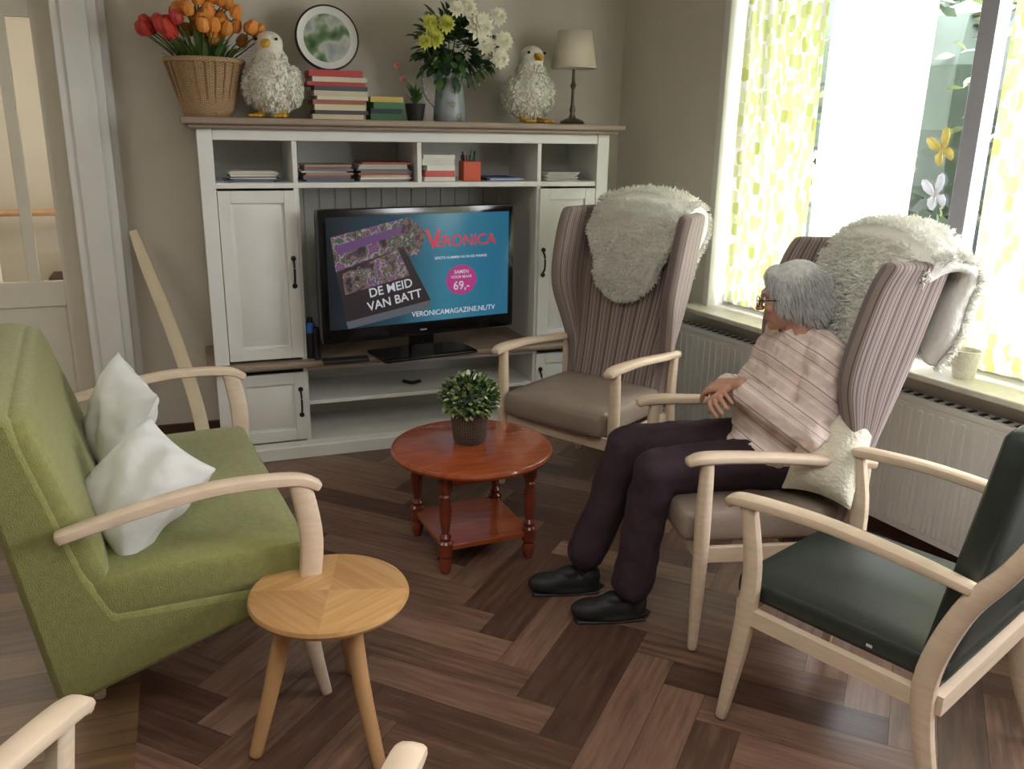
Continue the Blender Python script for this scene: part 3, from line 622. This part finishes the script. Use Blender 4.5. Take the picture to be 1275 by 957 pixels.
# ================================================================ small oak table
OT,nt,b=newmat('oak_veneer_top'); tc=N(nt,'ShaderNodeTexCoord'); sx=N(nt,'ShaderNodeSeparateXYZ'); nt.links.new(tc.outputs['Object'],sx.inputs[0])
ax=N(nt,'ShaderNodeMath',operation='ABSOLUTE');ay=N(nt,'ShaderNodeMath',operation='ABSOLUTE'); nt.links.new(sx.outputs[0],ax.inputs[0]);nt.links.new(sx.outputs[1],ay.inputs[0])
gt=N(nt,'ShaderNodeMath',operation='GREATER_THAN'); nt.links.new(ax.outputs[0],gt.inputs[0]);nt.links.new(ay.outputs[0],gt.inputs[1])
outs=[]
for sc in((4,60,1),(60,4,1)):
    mp=N(nt,'ShaderNodeMapping'); mp.inputs['Scale'].default_value=sc; nt.links.new(tc.outputs['Object'],mp.inputs[0]); nz=N(nt,'ShaderNodeTexNoise'); nz.inputs['Scale'].default_value=1.2; nt.links.new(mp.outputs[0],nz.inputs['Vector'])
    k=len(outs); cr=ramp(nt,[(.3,c(192-14*k,144-12*k,92-8*k)),(.7,c(210-14*k,166-14*k,112-10*k))]); nt.links.new(nz.outputs['Fac'],cr.inputs[0]); outs.append(cr.outputs[0])
mx=N(nt,'ShaderNodeMix',data_type='RGBA'); nt.links.new(gt.outputs[0],mx.inputs[0]); nt.links.new(outs[0],mx.inputs[6]);nt.links.new(outs[1],mx.inputs[7]); nt.links.new(mx.outputs[2],b.inputs['Base Color']); b.inputs['Roughness'].default_value=.3
mb=MB(); mb.lathe([(0,.372),(.198,.372),(.209,.377),(.214,.387),(.21,.397),(.202,.4),(0,.4)],0,I4,56)
for k,rr in((204,.245),(286,.27),(66,.20)):
    a=math.radians(k)-.5; mb.sweep([(.13*math.cos(a),.13*math.sin(a),.378),(.185*math.cos(a)*min(1,rr/.24),.185*math.sin(a)*min(1,rr/.24),.19),(rr*math.cos(a),rr*math.sin(a),0.01)],[(.024,.024),(.021,.021),(.017,.017)],1,sq=2.2)
mb.lathe([(0,.349),(.15,.349),(.15,.372),(0,.372)],1,I4,32)
mb.build('round_side_table',[OT,OAKLEG],loc=(.28,2.115,0),rz=.5)
# ================================================================ sofa
SF=empty('green_sofa',(.170,2.80,0),math.atan2(-.992,.10))
mb=MB(); L=.55
mb.extrude([(-.02,.36),(-.03,.29),(-.2,.26),(-.56,.15),(-.64,.15),(-.755,.90),(-.75,.935),(-.71,.945),(-.65,.93),(-.53,.49),(-.48,.38)],-L,L)
mb.build('frame_shell',[GREENF],SF,bevel=.02,bseg=3)
mb=MB(); mb.rbox((-L+.005,-.56,.35),(L-.005,.03,.488),.035,puff=.012); 
Mb=T(0,-.598,.69)@R(math.radians(17),'X'); mb.rbox((-L+.005,-.05,-.25),(L-.005,.055,.245),.04,0,Mb)
mb.build('cushions',[GREENF],SF)
mb=MB()
for sx_ in(-1,1):
    x=sx_*(L+.032)
    mb.sweep([(x,.05,.66),(x,-.02,.688),(x,-.22,.695),(x,-.42,.665),(x,-.585,.63)],[(.024,.013),(.026,.015),(.026,.016),(.026,.016),(.024,.015)],0,sq=4)
    mb.sweep([(x,.0,.68),(x,.025,.5),(x,.005,.25),(x,.045,.008)],[(.02,.03),(.018,.032),(.016,.026),(.014,.015)],0,sq=4,up=(0,1,0))
for sx_ in(-1,1):
    x=sx_*(L-.22); mb.sweep([(x,-.54,.2),(x,-.55,.008)],[(.02,.02),(.015,.015)],0,up=(0,1,0)) 
    mb.sweep([(sx_*(L-.03),-.0,.32),(sx_*(L+.03),-.0,.32)],[(.014,.02)]*2,0)
mb.build('wooden_arms',[BEECH],SF)
def pillow(name,loc,rot,w,h,t,m,wr=.012):
    mb=MB(); n=22
    for sg in(-1,1):
        vs=[];fs=[];uv=[]
        for i in range(n+1):
            for j in range(n+1):
                u=i/n*2-1;v=j/n*2-1; e=max(0,(1-abs(u)**3.0))*max(0,(1-abs(v)**3.0)); th=t*e**.55
                k=1-.10*(1-abs(v)**2)*abs(u)**2; k2=1-.10*(1-abs(u)**2)*abs(v)**2
                p=Vector((u*w*k,sg*th,v*h*k2)); nn=mnoise.noise(Vector((u*2.2+loc[0]*9,v*2.2,sg*3.)))+.4*mnoise.noise(Vector((u*5+3,v*5,sg*3.+loc[1])))
                p.y+=nn*wr*1.6*e**.3*(1 if sg>0 else .6); vs.append(p[:]); uv.append((u*w,v*h))
        for i in range(n):
            for j in range(n):
                a=i*(n+1)+j; f=(a,a+1,a+n+2,a+n+1); fs.append(f if sg>0 else f[::-1])
        mb.add(vs,fs,0,I4,uv)
    o=mb.build(name,[m],angle=80,subsurf=1); o.location=loc;o.rotation_euler=rot; return o
pillow('white_pillow',(-.26,2.98,.655),(math.radians(-22),math.radians(10),math.radians(-70)),.19,.175,.075,PILLOW,.016)
pillow('white_pillow',(-.19,2.50,.60),(math.radians(-50),math.radians(10),math.radians(-62)),.19,.175,.075,PILLOW,.016)
# ================================================================ wing chairs
def wingchair(loc,f):
    E=empty('wingback_armchair',(loc[0],loc[1],0),math.atan2(-f[0],f[1]))
    mb=MB(); vs=[];fs=[];uv=[]
    zs=[.22,.3,.4,.5,.6,.68,.74,.80,.88,.98,1.08,1.17,1.225,1.25]
    nw,nb=5,8; rows=[]
    for z in zs:
        yb=-.46-.20*(z-.42)/.8; hw=.235+.05*sst(.5,1.0,z); wl=.015+.07*sst(.55,.72,z)+.13*sst(.66,.95,z)-.03*sst(1.19,1.26,z); fl_=.012+.014*sst(.6,1.1,z)
        row=[]
        for i in range(nw): t=1-i/nw; row.append((-hw-fl_*t,yb+wl*t,z))
        for i in range(nb+1): t=i/nb; row.append((-hw+2*hw*t,yb+.012*math.sin(math.pi*t),z))
        for i in range(nw): t=(i+1)/nw; row.append((hw+fl_*t,yb+wl*t,z))
        rows.append(row)
    nc=len(rows[0])
    for r in rows:
        for i,p in enumerate(r):
            vs.append(p); xx=(i-nw)/nb*.5; uv.append((xx,p[2]))
    for a in range(len(rows)-1):
        for i in range(nc-1): k=a*nc+i; fs.append((k,k+1,k+nc+1,k+nc))
    mb.add(vs,fs,0,I4,uv); mb.build('striped_back',[STRIPE],E,solid=.07,subsurf=2,angle=180)
    mb=MB(); mb.rbox((-.262,-.47,.355),(.262,.055,.475),.04,0,puff=.012); mb.build('seat_cushion',[LEATH],E)
    mb=MB()
    mb.box((-.262,-.02,.30),(.262,.0,.355)); mb.box((-.28,-.5,.30),(-.262,.0,.355));mb.box((.262,-.5,.30),(.28,.0,.355)); mb.box((-.262,-.50,.30),(.262,-.48,.35))
    for s in(-1,1):
        x=s*.293
        mb.sweep([(x,0,.64),(x,0,.5),(x,-.002,.3),(x,.0,.01)],[(.02,.02),(.024,.024),(.023,.023),(.015,.015)],0,up=(0,1,0),sq=2.3)
        mb.sweep([(x,.06,.648),(x,.0,.66),(x,-.2,.655),(x,-.42,.635),(x+s*.0,-.53,.628)],[(.022,.014),(.031,.017),(.026,.016),(.022,.016),(.02,.015)],0,sq=3)
        mb.sweep([(x,-.50,.63),(x-s*.005,-.50,.4),(x-s*.01,-.54,.2),(x-s*.01,-.62,.01)],[(.018,.022),(.02,.026),(.019,.022),(.014,.014)],0,up=(0,1,0),sq=2.5)
    mb.build('wooden_frame',[BEECH],E,bevel=.003)
    return E
def sheepskin(E,xo,w0,drop_f,drop_b,n,seed,botw=.6):
    path=[]; yb=lambda z:-.46-.20*(z-.42)/.8
    for k in range(12):
        z=drop_f+(1.235-drop_f)*k/11; path.append((yb(z)+.068+.012*math.sin(k/11*math.pi),z))
    path+= [(yb(1.26)+.055,1.285),(yb(1.27)+.0,1.305),(yb(1.27)-.058,1.285)]
    for k in range(8):
        z=1.235-(1.235-drop_b)*k/7; path.append((yb(z)-.066,z))
    m=len(path); nu=18; vs=[];fs=[];P=[];Nn=[]
    def pt(u,v):
        f=v*(m-1); i=min(int(f),m-2); t=f-i; y=path[i][0]*(1-t)+path[i+1][0]*t; z=path[i][1]*(1-t)+path[i+1][1]*t
        dy=path[i+1][0]-path[i][0];dz=path[i+1][1]-path[i][1]; L=math.hypot(dy,dz); ny,nz=dz/L,-dy/L
        w=w0*(botw+(1-botw)*sst(.10,.5,v))*(1-.2*sst(.8,1,v))+.012*math.sin(v*19+seed)
        w*=min(1,(max(v,0.0005)/.13)**.5)
        x=xo*(.3+.7*v)+u*w; e=max(0,abs(x)-.2)
        bulge=.022*(1-u*u)
        return (x,y+e*.5*(1 if v<.5 else 0)+ny*bulge,z-.03*u*u*sst(.3,.5,v)+nz*bulge-.25*e*(sst(.4,.5,v)-.0)),(0,ny,nz)
    for a in range(31):
        for b_ in range(nu+1):
            p,nn=pt(b_/nu*2-1,a/30); vs.append(p)
    for a in range(30):
        for b_ in range(nu): k=a*(nu+1)+b_; fs.append((k,k+1,k+nu+2,k+nu+1))
    mb=MB(); mb.add(vs,fs); mb.build('sheepskin_hide',[HIDE],E,solid=.045,subsurf=1,angle=180)
    for i in range(n):
        u=random.uniform(-1,1)
        if random.random()<.25: u=math.copysign(random.uniform(.9,1),u)
        v=random.uniform(0,1)
        if random.random()<.05: v=random.uniform(0,.03)
        p,nn=pt(u,v); P.append((p[0],p[1]+nn[1]*.020,p[2]+nn[2]*.020)); Nn.append((u*1.0 if abs(u)>.85 else 0,nn[1],nn[2]-(.7 if v<.03 else 0)))
    fur('sheepskin_wool',P,Nn,.024,.0034,FLEECE,E,.5,.15,curl=.2)
F1=Vector((-.855,-.52)).normalized(); F2=Vector((-.972,.236)).normalized()
C1=wingchair((1.44,3.285),F1); sheepskin(C1,-.04,.25,.85,1.0,15000,1,.66)
C2=wingchair((1.48,2.355),F2); sheepskin(C2,-.06,.285,.84,.98,18000,3,.62)
# ================================================================ wooden armchairs
def armchair(name,loc,f):
    E=empty(name,(loc[0],loc[1],0),math.atan2(-f[0],f[1]))
    mb=MB(); mb.rbox((-.265,-.53,.385),(.265,.03,.455),.022,puff=.006); 
    Mb=T(0,-.54,.71)@R(math.radians(9),'X'); mb.rbox((-.255,-.035,-.28),(.255,.035,.31),.025,0,Mb); mb.box((-.2665,-.36,.41),(-.2645,-.345,.417),1)
    mb.build('upholstery',[DKGREEN,PAPER],E)
    mb=MB()
    mb.box((-.275,-.01,.335),(.275,.015,.384)); mb.box((-.275,-.54,.325),(.275,-.515,.375))
    for s in(-1,1):
        x=s*.287
        mb.box((x-.012,-.515,.335),(x+.012,-.01,.38))
        mb.sweep([(x,.055,.655),(x,.02,.675),(x,-.2,.69),(x,-.42,.68),(x,-.56,.665)],[(.02,.013),(.028,.016),(.025,.016),(.024,.016),(.02,.014)],0,sq=3)
        mb.sweep([(x,.0,.67),(x,-.03,.5),(x,-.02,.3),(x,.02,.01)],[(.018,.022),(.019,.024),(.02,.026),(.014,.015)],0,up=(0,1,0),sq=3)
        mb.sweep([(x,-.70,.90),(x,-.63,.74),(x,-.55,.6),(x,-.50,.40),(x,-.53,.2),(x,-.60,.01)],[(.014,.018),(.017,.022),(.019,.026),(.02,.028),(.018,.022),(.013,.014)],0,up=(0,1,0),sq=3)
    mb.build('wooden_frame',[BEECH],E,bevel=.003)
    return E
armchair('wooden_armchair',(1.585,1.835),Vector((-.36,.933)).normalized())
armchair('wooden_armchair',(-.01,1.215),Vector((.51,.86)).normalized())
# ================================================================ cushion + woman
rz2=math.atan2(-F2[0],F2[1]); E=empty('elderly_woman',(1.48,2.355,0),rz2)
o=pillow('cream_cushion',(0,0,0),(0,0,0),.115,.19,.075,CREAMK,.004)
Mw=Matrix.Translation((1.48,2.355,0))@R(rz2,'Z')
o.matrix_world=Mw@T(-.225,-.43,.675)@R(math.radians(38),'Z')@R(math.radians(28),'X')
blob('trousers',[('e',(0,-.36,.56),(.17,.15,.10)),('b',(-.09,-.34,.56),.098,(-.09,.10,.535),.076),('b',(-.09,.10,.53),.076,(-.088,.13,.30),.071),('b',(-.088,.13,.30),.071,(-.085,.15,.14),.075),
 ('b',(.09,-.34,.56),.098,(.10,.15,.555),.076),('b',(.10,.15,.55),.076,(.10,.21,.32),.070),('b',(.10,.21,.32),.070,(.105,.27,.16),.074)],.011,PLUM,E,5,disp=.02,dscale=.09)
blob('shirt',[('e',(0,-.37,.66),(.175,.135,.12)),('e',(0,-.375,.78),(.165,.125,.14)),('e',(0,-.39,.88),(.165,.11,.11)),('b',(-.12,-.41,.945),.062,(.12,-.41,.945),.062),('b',(0,-.40,.95),.065,(0,-.385,1.0),.048),
 ('b',(-.165,-.405,.925),.070,(-.225,-.35,.705),.062),('b',(-.225,-.35,.705),.062,(-.085,-.19,.795),.046),
 ('b',(.165,-.405,.925),.070,(.225,-.33,.71),.062),('b',(.225,-.33,.71),.062,(.06,-.17,.77),.046),('e',(-.04,-.30,.60),(.15,.14,.065)),('e',(0,-.27,.68),(.13,.08,.09))],.008,SHIRT,E,4,disp=.026,dscale=.05)
mb=MB(); 
for s in(-1,1): mb.sweep([(0,-.445,1.025),(s*.05,-.43,1.02),(s*.062,-.385,1.0),(s*.03,-.325,.965)],[(.006,.022),(.006,.024),(.006,.026),(.004,.02)],0,sq=4)
mb.build('collar',[SHIRT],E)
HE=empty('head',(0,-.345,1.078)); HE.parent=E; HE.rotation_euler=(math.radians(-8),0,math.radians(-34))
blob('face',[('e',(0,-.008,.03),(.074,.090,.085)),('e',(0,.035,-.03),(.052,.048,.062)),('e',(0,.06,-.075),(.026,.022,.02)),('e',(0,.082,.035),(.045,.012,.01)),
 ('b',(0,.088,.02),.008,(0,.108,-.018),.011),('e',(-.012,.096,-.02),(.008,.01,.007)),('e',(.012,.096,-.02),(.008,.01,.007)),('e',(-.042,.06,-.01),(.022,.02,.022)),('e',(.042,.06,-.01),(.022,.02,.022)),
 ('e',(0,.083,-.042),(.022,.008,.005)),('e',(0,.081,-.053),(.018,.008,.006)),('e',(-.076,-.005,0),(.007,.018,.03),(.1,0,.3)),('e',(.076,-.005,0),(.007,.018,.03),(.1,0,-.3)),('b',(0,-.02,-.05),.05,(0,-.045,-.13),.05)],.0045,SKIN,HE,4)
hr=blob('hair_cap',[('e',(0,-.018,.048),(.084,.094,.084)),('e',(0,-.055,.0),(.074,.06,.068)),('e',(-.062,-.015,.02),(.026,.055,.052)),('e',(.062,-.015,.02),(.026,.055,.052)),('e',(0,.045,.095),(.055,.035,.025))],.006,HAIR,HE,4,disp=.008,dscale=.05)
P,Nn=sample(hr.data,9000); fur('hair_strands',P,(np.array(Nn)*.35).tolist(),.030,.0011,HAIR,HE,.13,.25,dirv=(0,-.25,-.75),curl=.04)
mb=MB()
for s in(-1,1):
    mb.lathe([(0,-.004),(.009,-.002),(.011,.003),(0,.007)],1,T(s*.031,.078,.012)@R(-math.pi/2,'X'),14); mb.lathe([(0,0),(.005,0),(0,.001)],2,T(s*.031,.085,.012)@R(-math.pi/2,'X'),12)
    pts=[(s*.033+.023*math.cos(t*math.pi/8),.10,.008+.018*math.sin(t*math.pi/8)) for t in range(17)]
    mb.sweep(pts,[(.0014,.0014)]*17,0,n=2,seg=6,up=(0,1,0)); mb.sweep([(s*.056,.10,.014),(s*.078,.07,.016),(s*.082,.0,.014)],[(.0013,.002)]*3,0,n=4,seg=6)
mb.sweep([(-.01,.10,.012),(0,.104,.015),(.01,.10,.012)],[(.0013,.0013)]*3,0,n=4,seg=6)
mb.sweep([(-.02,.088,-.047),(0,.092,-.0475),(.02,.088,-.047)],[(.0015,.001)]*3,3,n=4,seg=6)
mb.build('glasses_and_eyes',[IRON,CERAM,BLACK,colmat('lips',170,90,85)],HE)
def hand(name,wr,d,nrm,side):
    wr=Vector(wr);d=Vector(d).normalized();nrm=Vector(nrm); s=d.cross(nrm).normalized()*side; nrm=(nrm-d*nrm.dot(d)).normalized()
    P=lambda a,b,cc:(wr+d*a+s*b+nrm*cc)[:]
    it=[('b',P(-.03,0,0),.024,P(.005,0,0),.022)]
    for b_ in(-.026,-.009,.009,.026): it.append(('b',P(.01,b_*.7,0),.014,P(.078,b_,0.002),.0115))
    for b_,L,r in((-.030,.062,.0078),(-.010,.074,.0086),(.010,.07,.0085),(.029,.055,.0075)):
        p0=P(.078,b_,.002);p1=P(.078+L*.42,b_*1.1,-.006);p2=P(.078+L*.70,b_*1.12,-.024);p3=P(.078+L*.85,b_*1.1,-.04)
        it+= [('b',p0,r*1.15,p1,r),('b',p1,r,p2,r*.93),('b',p2,r*.93,p3,r*.8)]
    it+= [('b',P(.015,-.024,-.002),.014,P(.045,-.048,-.012),.0105),('b',P(.045,-.048,-.012),.0105,P(.078,-.052,-.022),.0085)]
    return blob(name,it,.0032,SKIN,E,3)
hand('hand_left',(-.05,-.155,.815),(.6,.38,-.22),(.1,.5,.85),1)
hand('hand_right',(.035,-.14,.77),(-.8,.35,.0),(0,.75,.6),-1)
for nm,x,y in(('left',-.085,.15),('right',.105,.27)):
    blob('ankle_'+nm,[('b',(x,y,.17),.034,(x,y+.01,.07),.032)],.008,BLACKM,E,3)
    blob('shoe_'+nm,[('b',(x,y-.015,.045),.038,(x,y+.10,.045),.042),('e',(x,y+.14,.04),(.045,.07,.038)),('e',(x,y+.06,.018),(.043,.135,.018)),('e',(x,y-.01,.06),(.039,.045,.05)),('e',(x,y+.06,.08),(.032,.04,.022))],.006,SHOE,E,5)
    mb=MB(); mb.sweep([(x,y-.045,.008),(x,y+.05,.007),(x,y+.19,.008)],[(.034,.007),(.040,.006),(.034,.007)],0,sq=2.6); mb.build('sole_'+nm,[BLACKM],E)
# ================================================================ outside
GR=mat('grass',c(70,84,50),.9,.25,4)
mb=MB(); mb.box((3.3,-12,-.6),(30,25,-.5)); mb.build('ground_outside',[GR])
mb=MB(); cl=[]
for i in range(85):
    cl.append((random.uniform(5.2,8.6),random.uniform(1.5,9.6),random.uniform(-.3,3.9),random.uniform(.55,.95)))
for (x,y,zz,r) in cl:
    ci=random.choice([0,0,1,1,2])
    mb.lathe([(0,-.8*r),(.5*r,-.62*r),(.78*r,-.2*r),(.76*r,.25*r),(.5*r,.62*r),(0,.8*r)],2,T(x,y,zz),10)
    for k in range(260):
        d=Vector((random.gauss(0,1),random.gauss(0,1),random.gauss(0,1))).normalized(); p=Vector((x,y,zz))+d*r*random.uniform(.78,1.08)
        mb.leaf(p,d+Vector((random.gauss(0,.6),random.gauss(0,.6),random.gauss(-.3,.5))),(random.gauss(0,.5),random.gauss(0,.5),1),.12,.07,ci if random.random()<.8 else 1)
for k in range(5): mb.cyl((6.5+k*.3,2.5+k*1.1,-.5),(6.6+k*.3,2.5+k*1.1,3.5),.1,.05,mi=3)
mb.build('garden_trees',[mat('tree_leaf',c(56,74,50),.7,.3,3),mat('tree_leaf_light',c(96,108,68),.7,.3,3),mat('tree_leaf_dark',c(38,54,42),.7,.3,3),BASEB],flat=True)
# ================================================================ lights
w=bpy.data.worlds.new('World'); S.world=w; w.use_nodes=True; bg=w.node_tree.nodes['Background']; bg.inputs[0].default_value=(.96,.97,1.0,1); bg.inputs[1].default_value=22
def area(name,loc,rot,sx,sy,e,col=(1,1,1),portal=False):
    l=bpy.data.lights.new(name,'AREA'); l.shape='RECTANGLE'; l.size=sx;l.size_y=sy;l.energy=e;l.color=col
    if portal: l.cycles.is_portal=True
    o=bpy.data.objects.new(name,l); COL.objects.link(o); o.location=loc;o.rotation_euler=rot; return o
mid=Matrix.Translation(WL)@R(WA,'Z')@Vector(((s0+s1)/2,.3,(ZS+ZT)/2))
o=area('window_portal',mid,(0,0,0),s1-s0,ZT-ZS,1,portal=True); 
dirv=-(Matrix.Rotation(WA,3,'Z')@Vector((0,1,0))); o.rotation_euler=dirv.to_track_quat('-Z','Y').to_euler()
area('fill_light_room',(.6,.2,2.66),(0,0,0),1.8,1.8,44,(1,.97,.92))  # added overhead fill, no actual fixture; lifts the room's ambient level
area('ceiling_light_corridor',(-1.2,6.2,2.66),(0,0,0),1.2,1.2,26,(1,.92,.80))
area('fill_light_hall',(-1.8,2.6,2.66),(0,0,0),1.0,1.0,18,(1,.95,.86))  # second unseen fill, added to brighten the hall side on the left
# ================================================================ camera
f_=1080.;th=math.radians(16.5);roll=math.radians(1.0);yaw=math.radians(20.6)
cam=bpy.data.cameras.new('camera'); cam.sensor_width=36; cam.lens=36*f_/1275; cam.clip_start=.05
co=bpy.data.objects.new('camera',cam); COL.objects.link(co)
h_=Vector((math.sin(yaw),math.cos(yaw),0)); Fw=h_*math.cos(th)-Vector((0,0,math.sin(th))); q=Fw.to_track_quat('-Z','Y')
co.matrix_world=Matrix.Translation((0,0,1.6))@q.to_matrix().to_4x4()@R(roll,'Z')
S.camera=co
